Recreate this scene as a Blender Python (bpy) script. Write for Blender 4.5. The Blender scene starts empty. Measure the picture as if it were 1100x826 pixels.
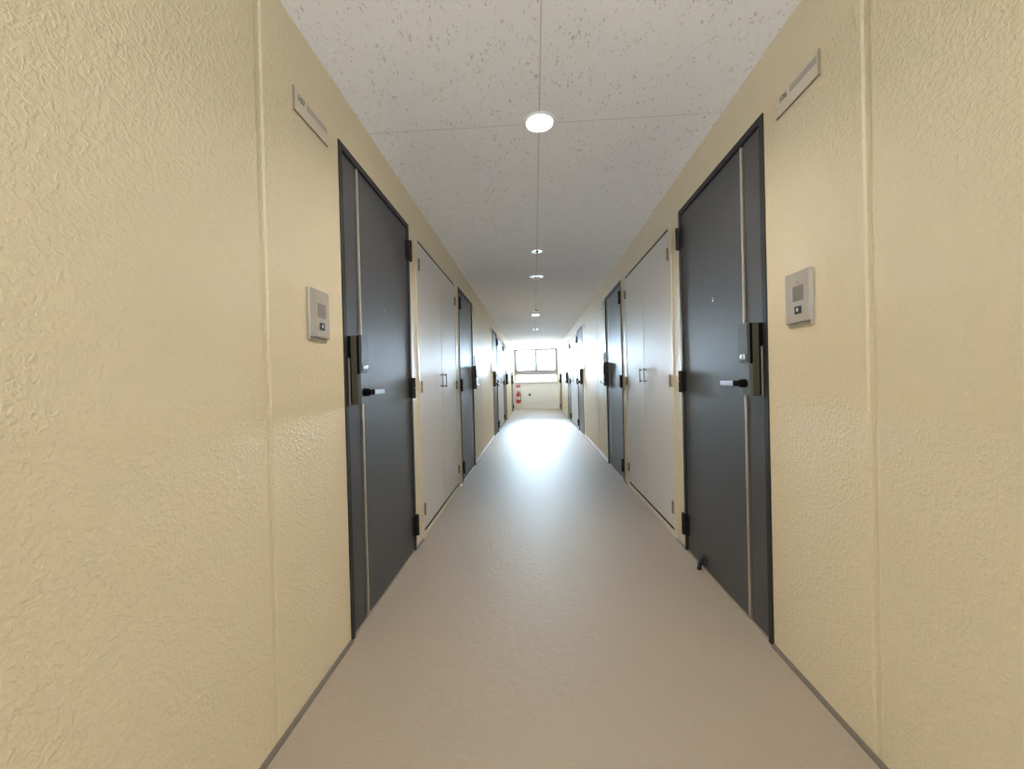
import bpy, bmesh, math, random
from mathutils import Matrix, Vector
C = bpy.context.scene.collection
SC = bpy.context.scene
PI = math.pi

# ------------------------------------------------------------------ camera
F_PX = 430.0
YAW, PITCH, ROLL = 0.0563, -0.0071, -0.0250
DL, DR, CAM_H, H = 0.7925, 0.9202, 1.0723, 2.3223     # left wall, right wall, eye height, ceiling
Y_END, Y_BACK = 15.435, -3.6


def basis():
    cy, sy = math.cos(YAW), math.sin(YAW)
    f, r, u = Vector((-sy, cy, 0)), Vector((cy, sy, 0)), Vector((0, 0, 1))
    cp, sp = math.cos(PITCH), math.sin(PITCH)
    f2, u2 = cp * f + sp * u, cp * u - sp * f
    cr, sr = math.cos(ROLL), math.sin(ROLL)
    return cr * r + sr * u2, cr * u2 - sr * r, f2


cam = bpy.data.cameras.new('camera')
cam.sensor_fit = 'HORIZONTAL'
cam.sensor_width = 36.0
cam.lens = 36.0 * F_PX / 1100.0
cam.clip_start = 0.01
cam_o = bpy.data.objects.new('camera', cam)
C.objects.link(cam_o)
r_, u_, f_ = basis()
m = Matrix((r_, u_, -f_)).transposed().to_4x4()
m.translation = (0, 0, CAM_H)
cam_o.matrix_world = m
SC.camera = cam_o

# ------------------------------------------------------------------ light and exposure
SKY_COL, SKY_STR = (0.64, 0.80, 1.0), 15.0
UPGLOW_COL, UPGLOW_STR = (0.80, 0.88, 1.0), 50.0     # added glow below the horizon, lights the ceiling through the windows
BULB_COL, BULB_STR = (1.0, 0.93, 0.83), 860.0
SC.view_settings.view_transform = 'Standard'
SC.view_settings.look = 'None'
SC.view_settings.exposure = 1.0
SC.view_settings.gamma = 1.0
SC.view_settings.use_curve_mapping = False
SC.cycles.max_bounces = 16
SC.cycles.diffuse_bounces = 10
SC.cycles.glossy_bounces = 6
SC.cycles.transparent_max_bounces = 12
SC.cycles.use_denoising = True
SC.cycles.sample_clamp_indirect = 30.0
SC.cycles.caustics_reflective = True

world = bpy.data.worlds.new('sky')
SC.world = world
world.use_nodes = True
bg = world.node_tree.nodes['Background']
wn, wl = world.node_tree.nodes, world.node_tree.links
w_tc = wn.new('ShaderNodeTexCoord')
w_sep = wn.new('ShaderNodeSeparateXYZ')
w_map = wn.new('ShaderNodeMapRange')
w_map.inputs['From Min'].default_value, w_map.inputs['From Max'].default_value = -0.06, -0.01
w_mix = wn.new('ShaderNodeMix')
w_mix.data_type = 'RGBA'
w_mix.clamp_result = False
w_mix.inputs['A'].default_value = (*[c * UPGLOW_STR for c in UPGLOW_COL], 1)
w_mix.inputs['B'].default_value = (*[c * SKY_STR for c in SKY_COL], 1)
wl.new(w_tc.outputs['Generated'], w_sep.inputs['Vector'])
wl.new(w_sep.outputs['Z'], w_map.inputs['Value'])
wl.new(w_map.outputs['Result'], w_mix.inputs['Factor'])
wl.new(w_mix.outputs['Result'], bg.inputs['Color'])
bg.inputs['Strength'].default_value = 1.0


def portal(name, loc, rot, sx, sz):
    l = bpy.data.lights.new(name, 'AREA')
    l.shape = 'RECTANGLE'
    l.size, l.size_y = sx, sz
    l.cycles.is_portal = True
    o = bpy.data.objects.new(name, l)
    o.location, o.rotation_euler = loc, rot
    C.objects.link(o)


portal('end_window_daylight', ((DR - DL) / 2, Y_END + 0.16, 1.66), (-PI / 2, 0, 0), 1.66, 1.30)
portal('fill_window_daylight', ((DR - DL) / 2, Y_BACK - 0.16, 1.10), (PI / 2, 0, 0), 0.90, 0.90)  # portal of the added back window


# low wide sun, added to push daylight from the end window deeper
sun = bpy.data.lights.new('fill_sun', 'SUN')
sun.energy = 21.0
sun.angle = math.radians(25)
sun.color = (0.68, 0.83, 1.0)
sun_o = bpy.data.objects.new('fill_sun', sun)
C.objects.link(sun_o)
SUN_EL, SUN_AZ = math.radians(8.5), math.radians(5)
sun_o.rotation_euler = Vector((math.sin(SUN_AZ), -math.cos(SUN_AZ), -math.tan(SUN_EL))).to_track_quat('-Z', 'Y').to_euler()


# ------------------------------------------------------------------ materials
def nodes_of(name):
    mt = bpy.data.materials.new(name)
    mt.use_nodes = True
    nt = mt.node_tree
    return mt, nt, nt.nodes['Principled BSDF']


def N(nt, kind, **kw):
    n = nt.nodes.new(kind)
    for k, v in kw.items():
        setattr(n, k, v)
    return n


def M(name, col, rough=0.5, metal=0.0, spec=0.5, var=0.03, vscale=30.0, bump=0.0, bscale=200.0, coat=0.0):
    """Plain surface with a slight procedural unevenness in colour, and grain in relief if asked for."""
    mt, nt, b = nodes_of(name)
    tc = N(nt, 'ShaderNodeTexCoord')
    nz = N(nt, 'ShaderNodeTexNoise')
    nz.inputs['Scale'].default_value = vscale
    nz.inputs['Detail'].default_value = 3
    nt.links.new(tc.outputs['Object'], nz.inputs['Vector'])
    rp = N(nt, 'ShaderNodeValToRGB')
    rp.color_ramp.elements[0].position, rp.color_ramp.elements[1].position = 0.3, 0.7
    rp.color_ramp.elements[0].color = (*[max(0, c * (1 - var)) for c in col], 1)
    rp.color_ramp.elements[1].color = (*[min(1, c * (1 + var)) for c in col], 1)
    nt.links.new(nz.outputs['Fac'], rp.inputs['Fac'])
    nt.links.new(rp.outputs['Color'], b.inputs['Base Color'])
    b.inputs['Roughness'].default_value = rough
    b.inputs['Metallic'].default_value = metal
    b.inputs['Specular IOR Level'].default_value = spec
    b.inputs['Coat Weight'].default_value = coat
    if bump:
        n2 = N(nt, 'ShaderNodeTexNoise')
        n2.inputs['Scale'].default_value = bscale
        n2.inputs['Detail'].default_value = 2
        nt.links.new(tc.outputs['Object'], n2.inputs['Vector'])
        bp = N(nt, 'ShaderNodeBump')
        bp.inputs['Strength'].default_value = bump
        bp.inputs['Distance'].default_value = 0.001
        nt.links.new(n2.outputs['Fac'], bp.inputs['Height'])
        nt.links.new(bp.outputs['Normal'], b.inputs['Normal'])
    return mt


def wall_material():
    """Cream spray-textured coating: pebbly droplets, sheen enough to sparkle under a lamp."""
    mt, nt, b = nodes_of('cream_textured_coating')
    tc = N(nt, 'ShaderNodeTexCoord')
    n1 = N(nt, 'ShaderNodeTexNoise')
    n1.inputs['Scale'].default_value = 85
    n1.inputs['Detail'].default_value = 3.0
    n1.inputs['Roughness'].default_value = 0.55
    n1.inputs['Distortion'].default_value = 0.6
    n2 = N(nt, 'ShaderNodeTexNoise')
    n2.inputs['Scale'].default_value = 1.3
    vo = N(nt, 'ShaderNodeTexVoronoi', feature='SMOOTH_F1')
    vo.inputs['Scale'].default_value = 110
    for n in (n1, n2, vo):
        nt.links.new(tc.outputs['Object'], n.inputs['Vector'])
    rp = N(nt, 'ShaderNodeValToRGB')
    e = rp.color_ramp.elements
    e[0].position, e[1].position = 0.42, 0.66
    nt.links.new(n1.outputs['Fac'], rp.inputs['Fac'])
    ad = N(nt, 'ShaderNodeMath', operation='MULTIPLY_ADD')
    ad.inputs[1].default_value = -0.35
    nt.links.new(vo.outputs['Distance'], ad.inputs[0])
    nt.links.new(rp.outputs['Color'], ad.inputs[2])
    bp = N(nt, 'ShaderNodeBump')
    bp.inputs['Strength'].default_value = 0.70
    bp.inputs['Distance'].default_value = 0.0017
    nt.links.new(ad.outputs[0], bp.inputs['Height'])
    nt.links.new(bp.outputs['Normal'], b.inputs['Normal'])
    cr = N(nt, 'ShaderNodeValToRGB')
    cr.color_ramp.elements[0].position, cr.color_ramp.elements[1].position = 0.3, 0.7
    cr.color_ramp.elements[0].color = (0.745, 0.648, 0.462, 1)
    cr.color_ramp.elements[1].color = (0.775, 0.678, 0.492, 1)
    nt.links.new(n2.outputs['Fac'], cr.inputs['Fac'])
    nt.links.new(cr.outputs['Color'], b.inputs['Base Color'])
    b.inputs['Roughness'].default_value = 0.50
    b.inputs['Specular IOR Level'].default_value = 0.30
    return mt


def ceiling_material():
    """Mineral-fibre board: sparse dark worm holes along the corridor, fine joints between the boards."""
    mt, nt, b = nodes_of('fissured_ceiling_board')
    tc = N(nt, 'ShaderNodeTexCoord')
    mp = N(nt, 'ShaderNodeMapping')
    mp.inputs['Scale'].default_value = (1.0, 0.38, 1.0)
    nt.links.new(tc.outputs['Object'], mp.inputs['Vector'])
    n1 = N(nt, 'ShaderNodeTexNoise')
    n1.inputs['Scale'].default_value = 120
    n1.inputs['Detail'].default_value = 1.5
    n1.inputs['Distortion'].default_value = 1.0
    n2 = N(nt, 'ShaderNodeTexNoise')
    n2.inputs['Scale'].default_value = 9
    nt.links.new(mp.outputs['Vector'], n1.inputs['Vector'])
    nt.links.new(tc.outputs['Object'], n2.inputs['Vector'])
    mx = N(nt, 'ShaderNodeMath', operation='MULTIPLY_ADD')
    mx.inputs[1].default_value = 0.16
    nt.links.new(n2.outputs['Fac'], mx.inputs[0])
    nt.links.new(n1.outputs['Fac'], mx.inputs[2])
    rp = N(nt, 'ShaderNodeValToRGB')
    rp.color_ramp.elements[0].position, rp.color_ramp.elements[1].position = 0.715, 0.79
    rp.color_ramp.elements[0].color = (0, 0, 0, 1)
    rp.color_ramp.elements[1].color = (1, 1, 1, 1)
    nt.links.new(mx.outputs[0], rp.inputs['Fac'])
    sep = N(nt, 'ShaderNodeSeparateXYZ')
    nt.links.new(tc.outputs['Object'], sep.inputs['Vector'])

    def near(sock, at, period, half):
        s = N(nt, 'ShaderNodeMath', operation='SUBTRACT')
        s.inputs[1].default_value = at
        nt.links.new(sock, s.inputs[0])
        if period:
            p = N(nt, 'ShaderNodeMath', operation='PINGPONG')
            p.inputs[1].default_value = period / 2
            nt.links.new(s.outputs[0], p.inputs[0])
        else:
            p = N(nt, 'ShaderNodeMath', operation='ABSOLUTE')
            nt.links.new(s.outputs[0], p.inputs[0])
        l = N(nt, 'ShaderNodeMath', operation='LESS_THAN')
        l.inputs[1].default_value = half
        nt.links.new(p.outputs[0], l.inputs[0])
        return l.outputs[0]
    a = near(sep.outputs['X'], 0.053, 0, 0.0022)
    c = near(sep.outputs['Y'], 1.96, 1.82, 0.0016)
    mxx = N(nt, 'ShaderNodeMath', operation='MAXIMUM')
    nt.links.new(a, mxx.inputs[0])
    nt.links.new(c, mxx.inputs[1])
    col = N(nt, 'ShaderNodeMix', data_type='RGBA')
    col.inputs['A'].default_value = (0.93, 0.925, 0.965, 1)
    col.inputs['B'].default_value = (0.60, 0.575, 0.565, 1)
    nt.links.new(rp.outputs['Color'], col.inputs['Factor'])
    col2 = N(nt, 'ShaderNodeMix', data_type='RGBA')
    col2.inputs['B'].default_value = (0.60, 0.58, 0.58, 1)
    nt.links.new(mxx.outputs[0], col2.inputs['Factor'])
    nt.links.new(col.outputs['Result'], col2.inputs['A'])
    nt.links.new(col2.outputs['Result'], b.inputs['Base Color'])
    inv = N(nt, 'ShaderNodeMath', operation='SUBTRACT')
    inv.inputs[0].default_value = 1.0
    nt.links.new(rp.outputs['Color'], inv.inputs[1])
    bp = N(nt, 'ShaderNodeBump')
    bp.inputs['Strength'].default_value = 0.5
    bp.inputs['Distance'].default_value = 0.002
    nt.links.new(inv.outputs[0], bp.inputs['Height'])
    nt.links.new(bp.outputs['Normal'], b.inputs['Normal'])
    b.inputs['Roughness'].default_value = 0.9
    b.inputs['Specular IOR Level'].default_value = 0.08
    return mt


def floor_material():
    """Taupe sheet vinyl: fine flecks, shallow pebbled relief, a satin finish."""
    mt, nt, b = nodes_of('taupe_sheet_vinyl')
    tc = N(nt, 'ShaderNodeTexCoord')
    n1 = N(nt, 'ShaderNodeTexNoise')
    n1.inputs['Scale'].default_value = 190
    n1.inputs['Detail'].default_value = 2
    n2 = N(nt, 'ShaderNodeTexNoise')
    n2.inputs['Scale'].default_value = 32
    n2.inputs['Detail'].default_value = 3
    n2.inputs['Distortion'].default_value = 0.5
    for n in (n1, n2):
        nt.links.new(tc.outputs['Object'], n.inputs['Vector'])
    rp = N(nt, 'ShaderNodeValToRGB')
    rp.color_ramp.elements[0].position, rp.color_ramp.elements[1].position = 0.3, 0.7
    rp.color_ramp.elements[0].color = (0.320, 0.262, 0.205, 1)
    rp.color_ramp.elements[1].color = (0.376, 0.309, 0.244, 1)
    nt.links.new(n1.outputs['Fac'], rp.inputs['Fac'])
    nt.links.new(rp.outputs['Color'], b.inputs['Base Color'])
    bp = N(nt, 'ShaderNodeBump')
    bp.inputs['Strength'].default_value = 0.7
    bp.inputs['Distance'].default_value = 0.0028
    nt.links.new(n2.outputs['Fac'], bp.inputs['Height'])
    nt.links.new(bp.outputs['Normal'], b.inputs['Normal'])
    b.inputs['Roughness'].default_value = 0.56
    b.inputs['Specular IOR Level'].default_value = 0.33
    return mt


def door_material():
    """Charcoal laminate on steel with a faint vertical grain."""
    mt, nt, b = nodes_of('charcoal_door_sheet')
    tc = N(nt, 'ShaderNodeTexCoord')
    mp = N(nt, 'ShaderNodeMapping')
    mp.inputs['Scale'].default_value = (60, 60, 1.2)
    nt.links.new(tc.outputs['Object'], mp.inputs['Vector'])
    nz = N(nt, 'ShaderNodeTexNoise')
    nz.inputs['Scale'].default_value = 4
    nz.inputs['Detail'].default_value = 4
    nt.links.new(mp.outputs['Vector'], nz.inputs['Vector'])
    rp = N(nt, 'ShaderNodeValToRGB')
    rp.color_ramp.elements[0].position, rp.color_ramp.elements[1].position = 0.3, 0.7
    rp.color_ramp.elements[0].color = (0.044, 0.044, 0.048, 1)
    rp.color_ramp.elements[1].color = (0.054, 0.054, 0.058, 1)
    nt.links.new(nz.outputs['Fac'], rp.inputs['Fac'])
    nt.links.new(rp.outputs['Color'], b.inputs['Base Color'])
    b.inputs['Roughness'].default_value = 0.50
    b.inputs['Specular IOR Level'].default_value = 0.95
    return mt


def glass_material():
    mt = bpy.data.materials.new('window_glass')
    mt.use_nodes = True
    nt = mt.node_tree
    nt.nodes.remove(nt.nodes['Principled BSDF'])
    out = nt.nodes['Material Output']
    tr = N(nt, 'ShaderNodeBsdfTransparent')
    tr.inputs['Color'].default_value = (0.93, 0.97, 0.97, 1)
    gl = N(nt, 'ShaderNodeBsdfGlossy')
    gl.inputs['Roughness'].default_value = 0.02
    fr = N(nt, 'ShaderNodeFresnel')
    fr.inputs['IOR'].default_value = 1.45
    mx = N(nt, 'ShaderNodeMixShader')
    nt.links.new(fr.outputs[0], mx.inputs[0])
    nt.links.new(tr.outputs[0], mx.inputs[1])
    nt.links.new(gl.outputs[0], mx.inputs[2])
    nt.links.new(mx.outputs[0], out.inputs[0])
    return mt


def frosted_material():
    mt = bpy.data.materials.new('frosted_glass')
    mt.use_nodes = True
    nt = mt.node_tree
    nt.nodes.remove(nt.nodes['Principled BSDF'])
    out = nt.nodes['Material Output']
    tc = N(nt, 'ShaderNodeTexCoord')
    nz = N(nt, 'ShaderNodeTexNoise')
    nz.inputs['Scale'].default_value = 60
    nt.links.new(tc.outputs['Object'], nz.inputs['Vector'])
    bp = N(nt, 'ShaderNodeBump')
    bp.inputs['Strength'].default_value = 0.2
    nt.links.new(nz.outputs['Fac'], bp.inputs['Height'])
    tl = N(nt, 'ShaderNodeBsdfTranslucent')
    tl.inputs['Color'].default_value = (0.42, 0.40, 0.34, 1)
    df = N(nt, 'ShaderNodeBsdfDiffuse')
    df.inputs['Color'].default_value = (0.5, 0.5, 0.46, 1)
    mx = N(nt, 'ShaderNodeMixShader')
    mx.inputs[0].default_value = 0.45
    nt.links.new(bp.outputs[0], tl.inputs['Normal'])
    nt.links.new(tl.outputs[0], mx.inputs[1])
    nt.links.new(df.outputs[0], mx.inputs[2])
    nt.links.new(mx.outputs[0], out.inputs[0])
    return mt


def bulb_material():
    mt = bpy.data.materials.new('glowing_bulb')
    mt.use_nodes = True
    nt = mt.node_tree
    nt.nodes.remove(nt.nodes['Principled BSDF'])
    em = N(nt, 'ShaderNodeEmission')
    em.inputs['Color'].default_value = (*BULB_COL, 1)
    em.inputs['Strength'].default_value = BULB_STR
    nt.links.new(em.outputs[0], nt.nodes['Material Output'].inputs[0])
    return mt


MAT = {
    'wall': wall_material(), 'ceiling': ceiling_material(), 'floor': floor_material(), 'door': door_material(),
    'glass': glass_material(), 'frosted': frosted_material(), 'bulb': bulb_material(),
    'end_wall': M('end_wall_paint', (0.80, 0.80, 0.76), 0.55, bump=0.15, bscale=90),
    'frame': M('dark_door_frame', (0.022, 0.019, 0.018), 0.50, spec=0.35),
    'strip': M('champagne_metal_strip', (0.60, 0.52, 0.42), 0.38, metal=0.7),
    'hinge': M('bronze_hinge_metal', (0.016, 0.011, 0.009), 0.50, spec=0.2),
    'closet_hinge': M('closet_hinge_metal', (0.26, 0.21, 0.15), 0.38, metal=0.7),
    'lock_side': M('lock_bronze_side', (0.062, 0.054, 0.030), 0.45, spec=0.3),
    'lock_black': M('lock_black_plastic', (0.006, 0.006, 0.006), 0.85, spec=0.02),
    'lock_cover': M('lock_grey_cover', (0.040, 0.039, 0.042), 0.40),
    'lock_plate': M('lock_grey_plate', (0.085, 0.085, 0.086), 0.42),
    'guard': M('satin_guard_metal', (0.24, 0.20, 0.165), 0.5, metal=0.3),
    'mirror': M('mirror_dish', (0.90, 0.93, 0.95), 0.12, metal=1.0),
    'chrome': M('bright_metal', (0.68, 0.70, 0.72), 0.22, metal=0.95),
    'lever_tip': M('satin_lever_metal', (0.46, 0.49, 0.54), 0.35, metal=0.7),
    'closet': M('closet_door_paint', (0.72, 0.685, 0.655), 0.50, spec=0.3, var=0.01),
    'closet_frame': M('closet_frame_paint', (0.74, 0.665, 0.52), 0.42, var=0.01),
    'closet_dark': M('closet_shade', (0.03, 0.027, 0.025), 0.8),  # dark tone for the shade in and behind the closet gaps
    'pull': M('pull_handle_metal', (0.20, 0.195, 0.20), 0.35, metal=0.7),
    'intercom': M('warm_grey_plastic', (0.40, 0.365, 0.31), 0.45, var=0.01),
    'intercom_panel': M('grey_plastic_panel', (0.43, 0.385, 0.335), 0.42, var=0.01),
    'grille': M('speaker_grille_grey', (0.235, 0.205, 0.175), 0.5),
    'button': M('black_call_button', (0.014, 0.014, 0.013), 0.35),
    'white_mark': M('white_print', (0.78, 0.78, 0.74), 0.5),
    'plate': M('name_plate_acrylic', (0.70, 0.63, 0.53), 0.30, var=0.01),
    'plate_edge': M('name_plate_edge', (0.26, 0.205, 0.13), 0.4),
    'plate_band': M('name_plate_band', (0.46, 0.40, 0.36), 0.35, var=0.02),
    'ink': M('dark_print', (0.075, 0.065, 0.055), 0.5),
    'trim': M('joint_sealant', (0.155, 0.125, 0.090), 0.5),
    'base': M('pale_base_strip', (0.74, 0.72, 0.68), 0.30, var=0.01),
    'white_metal': M('white_enamel', (0.80, 0.80, 0.79), 0.35, var=0.01),
    'reflector': M('reflector_enamel', (0.85, 0.83, 0.80), 0.3, var=0.01),
    'ring_gloss': M('glossy_white_ring', (0.88, 0.90, 0.92), 0.22, metal=0.55),
    'unlit': M('unlit_lamp_glass', (0.05, 0.052, 0.055), 0.2),
    'alu': M('window_aluminium', (0.30, 0.28, 0.28), 0.42, metal=0.3),
    'red': M('red_enamel', (0.62, 0.035, 0.045), 0.32),
    'sign_red': M('red_sign_face', (0.66, 0.06, 0.08), 0.45),
    'rubber': M('black_rubber', (0.012, 0.012, 0.012), 0.55),
    'fixture_grey': M('grey_fixture', (0.10, 0.10, 0.10), 0.45),
}


# ------------------------------------------------------------------ mesh building
class MB:
    def __init__(self, fix=None):
        self.bm = bmesh.new()
        self.fix = fix or (lambda p: p)

    def _v(self, p):
        return self.bm.verts.new(self.fix(p))

    def box(self, x0, x1, y0, y1, z0, z1, bev=0.0):
        vs = [self._v((x, y, z)) for x in (x0, x1) for y in (y0, y1) for z in (z0, z1)]
        fs = [self.bm.faces.new([vs[i] for i in q]) for q in
              ((0, 1, 3, 2), (4, 6, 7, 5), (0, 4, 5, 1), (2, 3, 7, 6), (0, 2, 6, 4), (1, 5, 7, 3))]
        if bev:
            es = list({e for f in fs for e in f.edges})
            bmesh.ops.bevel(self.bm, geom=es, offset=bev, segments=2, affect='EDGES', profile=0.6)
        return self

    def prism(self, pts, axis, a0, a1):
        """Closed outline extruded along an axis; pts are the other two coordinates in x, y, z order."""
        def at(p, a):
            q = list(p)
            q.insert(axis, a)
            return tuple(q)
        lo = [self._v(at(p, a0)) for p in pts]
        hi = [self._v(at(p, a1)) for p in pts]
        n = len(pts)
        self.bm.faces.new(lo)
        self.bm.faces.new(hi[::-1])
        for i in range(n):
            self.bm.faces.new((lo[i], hi[i], hi[(i + 1) % n], lo[(i + 1) % n]))
        return self

    def lathe(self, prof, c, axis=2, seg=32, close=True):
        """(radius, height) profile turned about an axis through c."""
        o = [i for i in range(3) if i != axis]
        rings = []
        for r, h in prof:
            ring = []
            for k in range(seg):
                a = 2 * PI * k / seg
                p = [0, 0, 0]
                p[axis] = c[axis] + h
                p[o[0]] = c[o[0]] + r * math.cos(a)
                p[o[1]] = c[o[1]] + r * math.sin(a)
                ring.append(self._v(tuple(p)))
            rings.append(ring)
        for a, b in zip(rings, rings[1:]):
            for k in range(seg):
                self.bm.faces.new((a[k], a[(k + 1) % seg], b[(k + 1) % seg], b[k]))
        if close:
            self.bm.faces.new(rings[0][::-1])
            self.bm.faces.new(rings[-1])
        return self

    def cyl(self, c, r, h, axis=2, seg=24, ch=0.0):
        ch = min(ch, r * 0.4)
        prof = [(r - ch, 0), (r, ch), (r, h - ch), (r - ch, h)] if ch else [(r, 0), (r, h)]
        return self.lathe(prof, c, axis, seg)

    def tube(self, path, r, seg=10):
        path = [Vector(p) for p in path]
        rings = []
        for i, p in enumerate(path):
            d = (path[min(i + 1, len(path) - 1)] - path[max(i - 1, 0)]).normalized()
            s = d.cross(Vector((0.31, 0.17, 0.93)).normalized())
            s.normalize()
            t = d.cross(s)
            rings.append([self._v(tuple(p + r * (math.cos(2 * PI * k / seg) * s + math.sin(2 * PI * k / seg) * t)))
                          for k in range(seg)])
        for a, b in zip(rings, rings[1:]):
            for k in range(seg):
                self.bm.faces.new((a[k], a[(k + 1) % seg], b[(k + 1) % seg], b[k]))
        self.bm.faces.new(rings[0][::-1])
        self.bm.faces.new(rings[-1])
        return self

    def build(self, name, mat, parent=None, smooth=False):
        bmesh.ops.recalc_face_normals(self.bm, faces=self.bm.faces)
        me = bpy.data.meshes.new(name)
        self.bm.to_mesh(me)
        self.bm.free()
        me.materials.append(MAT[mat])
        if smooth:
            me.shade_smooth()
            try:
                me.set_sharp_from_angle(angle=math.radians(35))
            except Exception:
                pass
        o = bpy.data.objects.new(name, me)
        C.objects.link(o)
        if parent is not None:
            o.parent = parent
        return o


def tag(o, label=None, cat=None, group=None, kind=None):
    for k, v in (('label', label), ('category', cat), ('group', group), ('kind', kind)):
        if v:
            o[k] = v
    return o


def thing(name, label, cat, loc, group=None, kind=None):
    o = bpy.data.objects.new(name, None)
    o.empty_display_size = 0.1
    C.objects.link(o)
    o.location = loc
    return tag(o, label, cat, group, kind)


# ------------------------------------------------------------------ layout along the corridor
DOOR_W, DOOR_H = 0.922, 2.10
CLOSET_W, CLOSET_H = 1.39, 2.09
PER = 6.0
DOORS = [(1.628, False), (4.235, True), (1.628 + PER, False), (4.235 + PER, True), (1.628 + 2 * PER, False)]
CLOSETS = [2.70, 2.70 + PER]
SEAMS = [1.147, 5.86, 7.12]
LAMPS = [(-0.92, True), (1.95, True), (4.82, False), (7.58, True)]
LAMP_X = 0.055
T = 0.16


def wall_fix(side):
    """(out of the wall, along the corridor, up) to world, for either wall."""
    if side == 'L':
        return lambda p: (-DL + p[0], p[1], p[2])
    return lambda p: (DR - p[0], p[1], p[2])


def local_fix(side, flip=None):
    s = 1 if side == 'L' else -1
    if flip is None:
        return lambda p: (s * p[0], p[1], p[2])
    return lambda p: (s * p[0], flip - p[1], p[2])


# ------------------------------------------------------------------ the shell
def build_wall(side):
    b = MB(wall_fix(side))
    b.box(-T - 0.06, -T, Y_BACK, Y_END + 0.2, 0, H)
    ops = sorted([(y, y + DOOR_W, DOOR_H) for y, _ in DOORS] + [(y, y + CLOSET_W, CLOSET_H) for y in CLOSETS])
    y = Y_BACK
    hw, ch, dp = 0.017, 0.008, 0.0028
    for a, c, zt in ops + [(Y_END + 0.2, None, None)]:
        cut = [y] + [s for s in SEAMS if y < s < a] + [a]
        for k in range(len(cut) - 1):
            p0, p1 = cut[k], cut[k + 1]
            o = [(-T, p0), (-T, p1)]
            if k + 1 < len(cut) - 1:
                o += [(-dp, p1), (-dp, p1 - hw + ch), (0, p1 - hw)]
            else:
                o += [(0, p1)]
            if k:
                o += [(0, p0 + hw), (-dp, p0 + hw - ch), (-dp, p0)]
            else:
                o += [(0, p0)]
            b.prism(o, 2, 0, H)
        if c is not None:
            b.box(-T, 0, a, c, zt, H)
            y = c
    nm = 'left' if side == 'L' else 'right'
    tag(b.build('wall_' + nm, 'wall'), 'cream spray-textured corridor wall on the %s side' % nm, 'wall', kind='structure')
    # thin dark joint between wall and floor, absent in front of doors and closets
    t = MB(wall_fix(side))
    y = Y_BACK
    for a, c, zt in ops + [(Y_END, None, None)]:
        if a - y > 0.01:
            t.prism([(y, 0.0), (y, 0.0)][:0] or [(0.0, 0.0), (0.012, 0.0), (0.010, 0.004), (0.004, 0.011), (0.0, 0.013)], 1, y, a)
        if c is not None:
            y = c
    tag(t.build('trim_1' if side == 'L' else 'trim_2', 'trim'),
        'thin brown sealant joint where the %s wall meets the floor' % nm, 'trim', kind='structure')
    s = MB(wall_fix(side))
    s.box(0.0, 0.008, 4.235 + DOOR_W + 0.03, 1.628 + PER - 0.03, 0.0, 0.050, 0.002)
    tag(s.build('baseboard_' + nm, 'base'),
        'low pale base strip along the %s wall between second and third dark doors' % nm, 'baseboard', kind='structure')


build_wall('L')
build_wall('R')

b = MB()
b.box(-DL - T - 0.06, DR + T + 0.06, Y_BACK - 0.2, Y_END + 0.2, -0.12, 0.0)
tag(b.build('floor', 'floor'), 'taupe sheet vinyl floor shining towards the far window', 'floor', kind='structure')

b = MB()
hh = 0.053
xs0, xs1 = LAMP_X - hh, LAMP_X + hh
b.box(-DL - T - 0.06, xs0, Y_BACK - 0.2, Y_END + 0.2, H, H + 0.14)
b.box(xs1, DR + T + 0.06, Y_BACK - 0.2, Y_END + 0.2, H, H + 0.14)
y = Y_BACK - 0.2
for ly, _ in LAMPS:
    b.box(xs0, xs1, y, ly - hh, H, H + 0.14)
    b.box(xs0, xs1, ly - hh, ly + hh, H + 0.12, H + 0.14)
    y = ly + hh
b.box(xs0, xs1, y, Y_END + 0.2, H, H + 0.14)
tag(b.build('ceiling', 'ceiling'), 'pale fissured mineral board ceiling with fine joints', 'ceiling', kind='structure')


def end_wall(name, y0, y1, x0, x1, z0, z1, mat, label):
    b = MB()
    b.box(-DL, DR, y0, y1, 0, z0)
    b.box(-DL, DR, y0, y1, z1, H)
    b.box(-DL, x0, y0, y1, z0, z1)
    b.box(x1, DR, y0, y1, z0, z1)
    tag(b.build(name, mat), label, 'wall', kind='structure')


WX0, WX1, WZ0, WZ1, WZM = -0.765, 0.905, 1.005, 2.305, 1.40
end_wall('wall_far', Y_END, Y_END + 0.2, WX0, WX1, WZ0, WZ1, 'end_wall', 'pale grey end wall under the far window')
end_wall('wall_back', Y_BACK - 0.2, Y_BACK, -0.39, 0.51, 0.65, 1.55, 'end_wall', 'pale wall closing the corridor behind the viewer')

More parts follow.
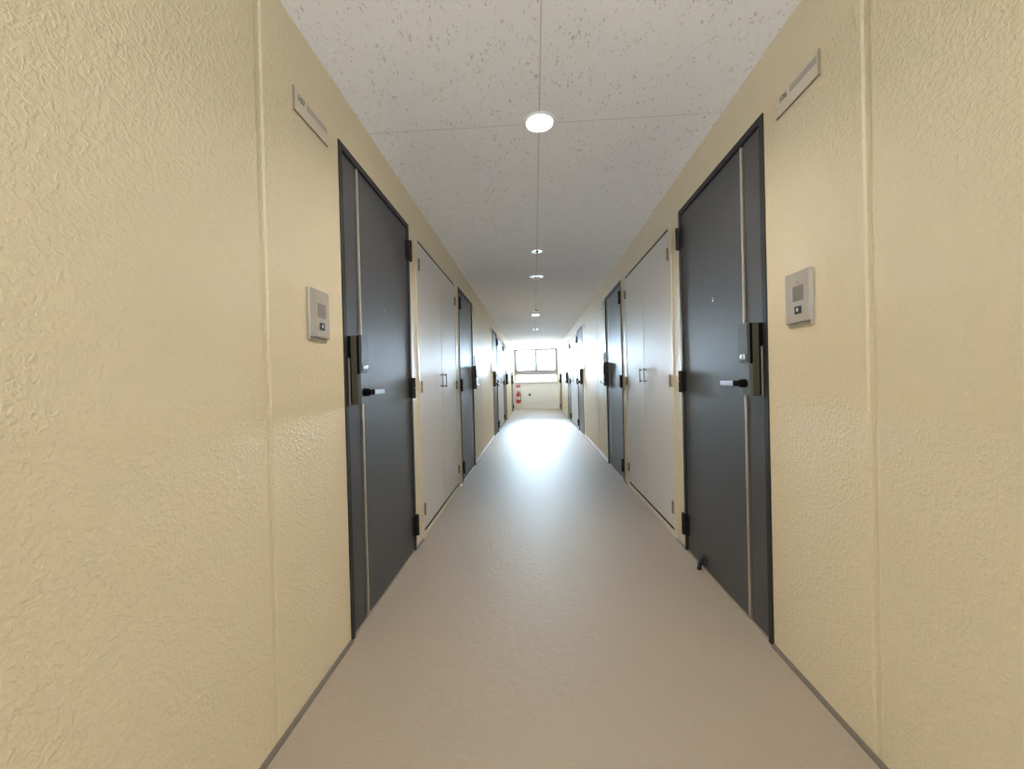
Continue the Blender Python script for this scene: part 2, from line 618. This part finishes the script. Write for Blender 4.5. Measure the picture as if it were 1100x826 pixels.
w = thing('window_1', 'bright two-sash aluminium window filling the end of the corridor', 'window', (0.07, Y_END + 0.02, WZ0), kind='structure')
ox, oy, oz = 0.07, Y_END + 0.02, WZ0
f = MB()
x0, x1, z0, z1, zm = WX0 - ox, WX1 - ox, 0.0, WZ1 - oz, WZM - oz
f.box(x0, x1, 0, 0.07, z0, 0.035, 0.003)
f.box(x0, x1, 0, 0.07, z1 - 0.035, z1, 0.003)
f.box(x0, x0 + 0.04, 0, 0.07, 0.035, z1 - 0.035, 0.003)
f.box(x1 - 0.04, x1, 0, 0.07, 0.035, z1 - 0.035, 0.003)
f.box(x0 + 0.04, x1 - 0.04, -0.005, 0.07, zm - 0.075, zm + 0.065, 0.003)
f.build('window_frame', 'alu', w)
for i, (a, c, d) in enumerate(((x0 + 0.04, 0.065, 0.030), (-0.045, x1 - 0.04, 0.005))):
    s = MB()
    s.box(a, c, d, d + 0.025, zm + 0.065, zm + 0.105, 0.002)
    s.box(a, c, d, d + 0.025, z1 - 0.065, z1 - 0.035, 0.002)
    s.box(a, a + 0.070, d, d + 0.025, zm + 0.105, z1 - 0.065, 0.002)
    s.box(c - 0.070, c, d, d + 0.025, zm + 0.105, z1 - 0.065, 0.002)
    so = s.build('sash', 'alu', w)
    g = MB()
    g.box(a + 0.070, c - 0.070, d + 0.010, d + 0.015, zm + 0.105, z1 - 0.065)
    g.build('pane', 'glass', so)
g = MB()
g.box(x0 + 0.04, x1 - 0.04, 0.03, 0.036, 0.035, zm - 0.075)
g.build('frosted_pane', 'frosted', w)
s = MB()
s.box(x0, x1, -0.05, 0.0, -0.005, 0.022, 0.004)
s.build('window_sill', 'white_metal', w)

w = thing('fill_window', 'small unseen window added behind the viewer for fill daylight', 'window', (0.06, Y_BACK - 0.1, 0.65), kind='structure')  # unseen window, added to bring daylight into the near end
f = MB()
f.box(-0.45, 0.45, -0.03, 0.03, 0, 0.04)
f.box(-0.45, 0.45, -0.03, 0.03, 0.86, 0.90)
f.box(-0.45, -0.41, -0.03, 0.03, 0.04, 0.86)
f.box(0.41, 0.45, -0.03, 0.03, 0.04, 0.86)
f.build('window_frame', 'alu', w)
g = MB()
g.box(-0.41, 0.41, -0.003, 0.003, 0.04, 0.86)
g.build('pane', 'glass', w)


# ------------------------------------------------------------------ doors
def build_door(num, side, y0, flip, label, stop=False):
    root = thing('door_%d' % num, label, 'door', (-DL if side == 'L' else DR, y0, 0), kind='structure')
    fx = local_fix(side, DOOR_W if flip else None)
    W, Hh = DOOR_W, DOOR_H
    # (out, along from the lock side, up)
    f = MB(fx)
    for a, c in ((0, 0.028), (W - 0.028, W)):
        f.box(-0.10, 0.006, a, c, 0, Hh, 0.0015)
    f.box(-0.10, 0.006, 0.028, W - 0.028, Hh - 0.030, Hh, 0.0015)
    f.box(-0.10, -0.030, 0.028, 0.042, 0.008, Hh - 0.030)
    f.box(-0.10, -0.030, W - 0.042, W - 0.028, 0.008, Hh - 0.030)
    fr = f.build('door_frame', 'frame', root)
    t = MB(fx)
    t.box(-0.10, 0.004, 0.028, W - 0.028, 0, 0.007, 0.001)
    t.build('threshold', 'strip', root)
    l = MB(fx)
    a0, a1, zt = 0.031, W - 0.031, Hh - 0.033
    l.box(-0.070, -0.012, a0, a1, 0.012, zt)
    l.box(-0.012, -0.003, a0, 0.160, 0.012, zt, 0.0015)
    l.box(-0.012, -0.003, 0.191, a1, 0.012, zt, 0.0015)
    leaf = l.build('door_leaf', 'door', root)
    s = MB(fx)
    s.box(-0.012, 0.0005, 0.1765, 0.1875, 0.012, zt, 0.001)
    tag(s.build('inlay_strip', 'strip', leaf), 'thin champagne metal strip down the door')
    p = MB(fx)
    p.lathe([(0.010, -0.004), (0.010, 0.0015), (0.0065, 0.003), (0.005, 0.0005)], (0, 0.472, 1.465), 0, 20)
    p.build('peephole', 'chrome', leaf, True)
    for z in (0.166, 1.047, 1.925):
        h = MB(fx)
        yc = W - 0.018
        h.box(-0.003, 0.0022, yc - 0.040, yc - 0.006, z - 0.060, z + 0.060, 0.001)
        h.box(0.006, 0.0085, yc - 0.002, yc + 0.017, z - 0.060, z + 0.060, 0.001)
        for za, zb in ((z - 0.066, z - 0.002), (z + 0.002, z + 0.066)):
            h.cyl((0.015, yc, za), 0.0145, zb - za, 2, 20, 0.002)
        h.cyl((0.015, yc, z - 0.003), 0.010, 0.006, 2, 16)
        h.build('hinge', 'hinge', root, True)
    # electronic lock: side body, sliding cover, lower plate, key hole, lever
    k = MB(fx)
    z0, z1 = 0.990, 1.286
    ua, ub = 0.034, 0.110
    k.box(-0.003, 0.044, ua + 0.003, ub, z0, z1, 0.004)
    lock = k.build('electronic_lock', 'lock_side', root)
    e = MB(fx)
    e.box(-0.002, 0.015, ua, ua + 0.005, z0 + 0.002, z1 - 0.002, 0.001)
    e.build('edge_trim', 'lock_black', lock)
    e = MB(fx)
    e.box(0.040, 0.051, ua + 0.0015, ub + 0.0005, 1.122, z1 - 0.001, 0.002)
    e.build('cover_rail', 'lock_black', lock)
    c = MB(fx)
    n = 14
    pr = []
    for i in range(n + 1):
        q = i / n
        pr.append((0.053 + 0.0085 * math.sin(PI * (0.28 + 0.62 * (1 - q))), 1.128 + (z1 + 0.002 - 1.128) * q))
    outline = [(0.049, 1.128)] + pr + [(0.049, z1 + 0.002)]
    lo = [c._v((v, ua + 0.003, z)) for v, z in outline]
    hi = [c._v((v, ub, z)) for v, z in outline]
    c.bm.faces.new(lo)
    c.bm.faces.new(hi[::-1])
    for i in range(len(lo)):
        j = (i + 1) % len(lo)
        c.bm.faces.new((lo[i], hi[i], hi[j], lo[j]))
    c.build('sliding_cover', 'lock_cover', lock)
    q = MB(fx)
    q.box(0.042, 0.0545, ua + 0.004, ub - 0.001, z0 + 0.001, 1.126, 0.002)
    q.build('front_plate', 'lock_plate', lock)
    q = MB(fx)
    q.box(0.056, 0.0640, 0.056, 0.092, 1.140, 1.162, 0.003)
    q.lathe([(0.008, 0.0), (0.008, 0.003), (0.005, 0.004)], (0.0638, 0.074, 1.151), 0, 18)
    q.build('keyhole', 'chrome', lock, True)
    v = MB(fx)
    v.cyl((0.0535, 0.068, 1.042), 0.017, 0.024, 0, 24, 0.002)
    v.box(0.068, 0.088, 0.055, 0.108, 1.030, 1.054, 0.004)
    v.build('lever_handle', 'lock_black', lock)
    v = MB(fx)
    v.box(0.069, 0.087, 0.106, 0.226, 1.031, 1.053, 0.005)
    tag(v.build('lever_tip', 'lever_tip', lock), 'satin silver lever end')
    g = MB(fx)
    g.box(-0.002, 0.012, 0.0275, 0.0325, 0.990, 1.190, 0.001)
    tag(g.build('latch_guard', 'guard', root), 'thin satin metal latch guard strip')
    if stop:
        d = MB(fx)
        d.box(-0.003, 0.008, 0.632, 0.664, 0.020, 0.075, 0.002)
        d.prism([(0.006, 0.072), (0.014, 0.072), (0.036, 0.030), (0.036, 0.012), (0.024, 0.012), (0.006, 0.050)], 1, 0.638, 0.658)
        d.cyl((0.030, 0.648, 0.0), 0.012, 0.016, 2, 16, 0.002)
        d.build('door_stop', 'rubber', root)
    return root


WORDS = ['nearest', 'second', 'third', 'fourth', 'farthest']
num = 1
for i, (y0, flip) in enumerate(DOORS):
    for side in 'LR':
        nm = 'left' if side == 'L' else 'right'
        if i == 0:
            lab = ('nearest charcoal door on the left wall, without a door stop' if side == 'L'
                   else 'nearest charcoal door on the right wall, with a small black door stop')
        elif i == 1:
            lab = 'charcoal door just beyond the nearest white closet on the %s wall' % nm
        else:
            lab = '%s charcoal door along the %s wall, reflecting the window' % (WORDS[i], nm)
        build_door(num, side, y0, flip, lab, stop=(i == 0 and side == 'R'))
        num += 1


# ------------------------------------------------------------------ pipe-shaft closets
def build_closet(side, y0, label):
    root = thing('utility_closet', label, 'closet', (-DL if side == 'L' else DR, y0, 0), 'white double-door closets set in the walls')
    fx = local_fix(side)
    W, Hh = CLOSET_W, CLOSET_H
    f = MB(fx)
    for a, c in ((0, 0.050), (W - 0.050, W)):
        f.box(-0.12, 0.003, a, c, 0, Hh, 0.001)
    f.box(-0.12, 0.003, 0.050, W - 0.050, Hh - 0.012, Hh, 0.001)
    f.build('closet_frame', 'closet_frame', root)
    f = MB(fx)
    f.box(-0.12, 0.003, 0.050, W - 0.050, 0.0, 0.032, 0.001)
    f.build('sill', 'closet_frame', root)
    f = MB(fx)
    f.box(-0.12, -0.11, 0.050, W - 0.050, 0.032, Hh - 0.012)
    f.build('inside_back', 'closet_dark', root)
    mid = 0.710
    f = MB(fx)
    f.box(-0.030, -0.002, mid - 0.0030, mid + 0.0030, 0.040, Hh - 0.016)
    f.box(-0.030, -0.004, 0.052, W - 0.052, Hh - 0.0295, Hh - 0.0125)
    f.box(-0.030, -0.004, 0.052, W - 0.052, 0.0325, 0.0555)
    f.build('gap_shade', 'closet_dark', root)  # dark strips standing in for the shade in the door gaps
    for a, c, hy, py in ((0.0535, mid - 0.0035, 0.056, mid - 0.066), (mid + 0.0035, W - 0.0535, W - 0.056, mid + 0.066)):
        d = MB(fx)
        d.box(-0.035, 0.0, a, c, 0.056, Hh - 0.030, 0.0015)
        panel = d.build('closet_door', 'closet', root)
        p = MB(fx)
        p.box(0.018, 0.026, py - 0.005, py + 0.005, 1.038, 1.158, 0.002)
        p.box(-0.001, 0.020, py - 0.004, py + 0.004, 1.046, 1.056)
        p.box(-0.001, 0.020, py - 0.004, py + 0.004, 1.140, 1.150)
        p.build('pull_handle', 'pull', panel)
        s = 1 if hy < mid else -1
        for z in (0.197, 1.052, 1.903):
            h = MB(fx)
            h.cyl((0.007, hy, z - 0.041), 0.0075, 0.040, 2, 16, 0.001)
            h.cyl((0.007, hy, z + 0.001), 0.0075, 0.040, 2, 16, 0.001)
            h.box(-0.001, 0.0015, min(hy, hy + s * 0.024), max(hy, hy + s * 0.024), z - 0.040, z + 0.040)
            h.build('hinge', 'closet_hinge', panel, True)


for i, y0 in enumerate(CLOSETS):
    for side in 'LR':
        nm = 'left' if side == 'L' else 'right'
        build_closet(side, y0, ('large white double-door closet between the first two dark doors, %s wall' % nm) if i == 0
                     else 'far white double-door closet between third and fourth doors, %s wall' % nm)


# ------------------------------------------------------------------ intercoms and name plates
def build_intercom(side, yc, label):
    root = thing('intercom', label, 'intercom', (-DL if side == 'L' else DR, yc, 1.25), 'door intercoms on the corridor walls')
    fx = local_fix(side)
    # reader's left is towards the viewer on the left wall and away from the viewer on the right wall
    s = 1 if side == 'L' else -1
    f = MB(fx)
    f.box(-0.001, 0.006, -0.058, 0.058, -0.012, 0.10, 0.001)
    f.box(0.0, 0.013, -0.065, 0.065, 0.0, 0.176, 0.004)
    f.build('housing', 'intercom', root)
    f = MB(fx)
    a, c = sorted((s * -0.028, s * 0.0625))
    f.box(0.010, 0.0145, a, c, 0.003, 0.173, 0.0015)
    f.build('front_panel', 'intercom_panel', root)
    f = MB(fx)
    a, c = sorted((s * -0.020, s * 0.036))
    f.box(0.012, 0.0150, a, c, 0.074, 0.126)
    n = 9
    for i in range(n):
        z = 0.077 + i * 0.0055
        f.box(0.0145, 0.0157, a + 0.002, c - 0.002, z, z + 0.003)
    f.build('speaker_grille', 'grille', root)
    f = MB(fx)
    a, c = sorted((s * -0.008, s * 0.024))
    f.box(0.012, 0.0175, a, c, 0.030, 0.056, 0.0015)
    btn = f.build('call_button', 'button', root)
    f = MB(fx)
    a, c = sorted((s * 0.003, s * 0.012))
    f.box(0.0172, 0.0180, a, c, 0.038, 0.049)
    tag(f.build('button_mark', 'white_mark', btn), 'small white mark')
    f = MB(fx)
    yl = s * 0.008
    f.box(0.0135, 0.0152, yl - 0.003, yl + 0.003, 0.136, 0.1385)
    f.build('microphone_slot', 'button', root)


def build_plate(side, y0, label, number=None):
    L = 0.225
    root = thing('name_plate', label, 'name plate', (-DL if side == 'L' else DR, y0, 2.012), 'name plates beside the dark doors')
    fx = local_fix(side)
    p = MB(fx)
    p.box(0.0, 0.005, 0.003, L - 0.003, 0.003, 0.080, 0.001)
    p.build('plate', 'plate', root)
    e = MB(fx)
    e.box(0.0, 0.006, 0.0, 0.0032, 0.0, 0.080)
    e.box(0.0, 0.006, 0.0032, L, 0.0, 0.0035)
    e.build('holder_edge', 'plate_edge', root)
    g = MB(fx)
    if side == 'L':
        g.box(0.004, 0.0056, 0.080, L - 0.008, 0.046, 0.068)
    else:
        g.box(0.004, 0.0056, 0.012, L - 0.080, 0.046, 0.068)
    g.build('name_strip', 'plate_band', root)
    if number:
        cu = bpy.data.curves.new('room_number', 'FONT')
        cu.body = number
        cu.size = 0.030
        cu.extrude = 0.0004
        cu.align_x = 'LEFT'
        tmp = bpy.data.objects.new('room_number_text', cu)
        C.objects.link(tmp)
        bpy.context.view_layer.update()
        me = bpy.data.meshes.new_from_object(tmp.evaluated_get(bpy.context.evaluated_depsgraph_get()))
        C.objects.unlink(tmp)
        bpy.data.objects.remove(tmp)
        me.materials.clear()
        me.materials.append(MAT['ink'])
        o = bpy.data.objects.new('room_number', me)
        C.objects.link(o)
        o.parent = root
        if side == 'L':     # read from the corridor: text runs away from the viewer
            o.rotation_euler = (PI / 2, 0, PI / 2)
            o.location = (0.0058, 0.022, 0.047)
        else:
            o.rotation_euler = (PI / 2, 0, -PI / 2)
            o.location = (-0.0058, L - 0.020, 0.047)


INTERCOM_Y, PLATE_Y = [], []
for y0, flip in DOORS:
    if flip:
        INTERCOM_Y.append(y0 + DOOR_W + 0.20)
        PLATE_Y.append(y0 + DOOR_W + 0.090)
    else:
        INTERCOM_Y.append(y0 - 0.197)
        PLATE_Y.append(y0 - 0.313)
for i in range(len(DOORS)):
    for side in 'LR':
        nm = 'left' if side == 'L' else 'right'
        w_ = WORDS[i]
        build_intercom(side, INTERCOM_Y[i], 'grey intercom with black call button beside the %s %s-hand door' % (w_, nm))
        build_plate(side, PLATE_Y[i], 'slim pale name plate high beside the %s %s-hand door' % (w_, nm),
                    {'L': '107', 'R': '106'}[side] if i == 0 else None)


# ------------------------------------------------------------------ ceiling fittings
def build_downlight(y, lit, label):
    root = thing('downlight', label, 'ceiling light', (LAMP_X, y, H), 'round downlights along the ceiling centre')
    ri = 0.060 if lit else 0.040
    r = MB()
    r.lathe([(ri, 0.002), (ri, -0.004), (ri + 0.006, -0.007), (0.076, -0.005), (0.081, 0.0)], (0, 0, 0), 2, 48, close=False)
    r.build('trim_ring', 'white_metal' if lit else 'ring_gloss', root, True)
    r = MB()
    r.lathe([(ri - 0.0005, -0.001), (ri - 0.003, 0.030), (ri - 0.010, 0.075), (ri - 0.030, 0.110)], (0, 0, 0), 2, 48, close=False)
    r.build('reflector', 'reflector' if lit else 'unlit', root, True)
    bl = MB()
    R = 0.034 if lit else 0.026
    prof = [(max(0.0006, R * math.sin(t)), 0.052 - R * math.cos(t)) for t in [PI * k / 14 for k in range(0, 12)]]
    bl.lathe(prof, (0, 0, 0), 2, 32)
    bl.build('bulb', 'bulb' if lit else 'unlit', root, True)


build_downlight(LAMPS[0][0], True, 'lit downlight in the ceiling behind the viewer')
build_downlight(LAMPS[1][0], True, 'glowing warm downlight in the ceiling, the nearest and brightest')
build_downlight(LAMPS[2][0], False, 'unlit downlight, white ring with dark centre, second along the ceiling')
build_downlight(LAMPS[3][0], True, 'small glowing downlight far down the ceiling near the window end')


def build_emergency_light(y, label):
    root = thing('emergency_light', label, 'emergency light', (LAMP_X, y, H), 'round mirrored emergency lights on the ceiling')
    d = MB()
    d.lathe([(0.050, 0.0), (0.050, -0.006), (0.055, -0.009), (0.062, -0.006), (0.064, 0.0)], (0, 0, 0), 2, 40, close=False)
    d.build('trim_ring', 'white_metal', root, True)
    d = MB()
    d.lathe([(0.0505, -0.0075), (0.040, -0.0055), (0.025, -0.0042), (0.010, -0.0036), (0.0005, -0.0035)], (0, 0, 0), 2, 40, close=False)
    d.build('mirror_dish', 'mirror', root, True)
    d = MB()
    d.lathe([(0.0095, -0.003), (0.0095, -0.010), (0.006, -0.014), (0.0005, -0.0155)], (0, 0, 0), 2, 20)
    d.build('bulb', 'unlit', root, True)


build_emergency_light(3.88, 'small round mirrored emergency light on the ceiling, shining bluish, before the unlit downlight')
build_emergency_light(9.70, 'tiny round emergency light on the ceiling beyond the far lit downlight')
root = thing('ceiling_sensor', 'small dark ceiling sensor just before the far lit downlight', 'sensor', (LAMP_X, 7.02, H))
d = MB()
d.lathe([(0.042, 0.0), (0.042, -0.004), (0.034, -0.008), (0.028, -0.008)], (0, 0, 0), 2, 32)
d.build('collar', 'white_metal', root, True)
d = MB()
d.lathe([(0.026, -0.007), (0.024, -0.018), (0.014, -0.026), (0.004, -0.028)], (0, 0, 0), 2, 28)
d.build('sensor_lens', 'unlit', root, True)

# ------------------------------------------------------------------ at the far end
EX = -0.635
root = thing('fire_extinguisher', 'red fire extinguisher hung on the far end wall below the window', 'fire extinguisher', (EX, Y_END - 0.085, 0.24))
c = MB()
c.lathe([(0.060, 0.0), (0.070, 0.012), (0.072, 0.03), (0.072, 0.33), (0.064, 0.365), (0.040, 0.388), (0.022, 0.394), (0.022, 0.415)],
        (0, 0, 0), 2, 32)
c.build('cylinder', 'red', root, True)
c = MB()
c.box(-0.018, 0.018, -0.030, 0.018, 0.412, 0.440, 0.003)
c.box(-0.010, 0.010, -0.095, -0.025, 0.425, 0.434, 0.002)
c.prism([(-0.02, 0.444), (-0.105, 0.470), (-0.105, 0.480), (0.012, 0.452), (0.012, 0.440)], 0, -0.011, 0.011)
c.build('valve_handle', 'rubber', root)
c = MB()
c.tube([(0.018, 0, 0.425), (0.060, -0.01, 0.425), (0.095, -0.02, 0.38), (0.098, -0.02, 0.25), (0.092, -0.02, 0.12)], 0.009)
c.tube([(0.092, -0.02, 0.13), (0.091, -0.02, 0.03)], 0.013)
c.build('hose', 'rubber', root, True)
c = MB()
c.lathe([(0.0722, 0.13), (0.0726, 0.135), (0.0726, 0.255), (0.0722, 0.26)], (0, 0, 0), 2, 32, close=False)
tag(c.build('label_band', 'white_mark', root, True), 'pale band around the red cylinder')
c = MB()
c.box(-0.03, 0.03, 0.070, 0.085, 0.10, 0.36, 0.002)
c.box(-0.075, 0.075, 0.060, 0.072, 0.29, 0.31, 0.002)
c.build('wall_bracket', 'fixture_grey', root)

root = thing('fire_sign', 'small red sign plate on the end wall above the fire extinguisher', 'sign', (EX, Y_END, 0.835))
s = MB()
s.box(-0.085, 0.085, -0.006, 0.0, 0.0, 0.105, 0.002)
s.build('plate', 'sign_red', root)
s = MB()
s.box(-0.070, 0.070, -0.0068, -0.0055, 0.048, 0.056)
s.build('pale_line', 'white_mark', root)

root = thing('round_outlet', 'small round dark fixture low on the end wall right of extinguisher', 'wall fixture', (-0.197, Y_END, 0.552))
s = MB()
s.lathe([(0.050, 0.0), (0.050, -0.006), (0.044, -0.010), (0.034, -0.010)], (0, 0, 0), 1, 32)
s.build('cover_plate', 'pull', root, True)
s = MB()
s.lathe([(0.030, -0.009), (0.030, -0.030), (0.024, -0.036)], (0, 0, 0), 1, 28)
s.build('cap', 'fixture_grey', root, True)
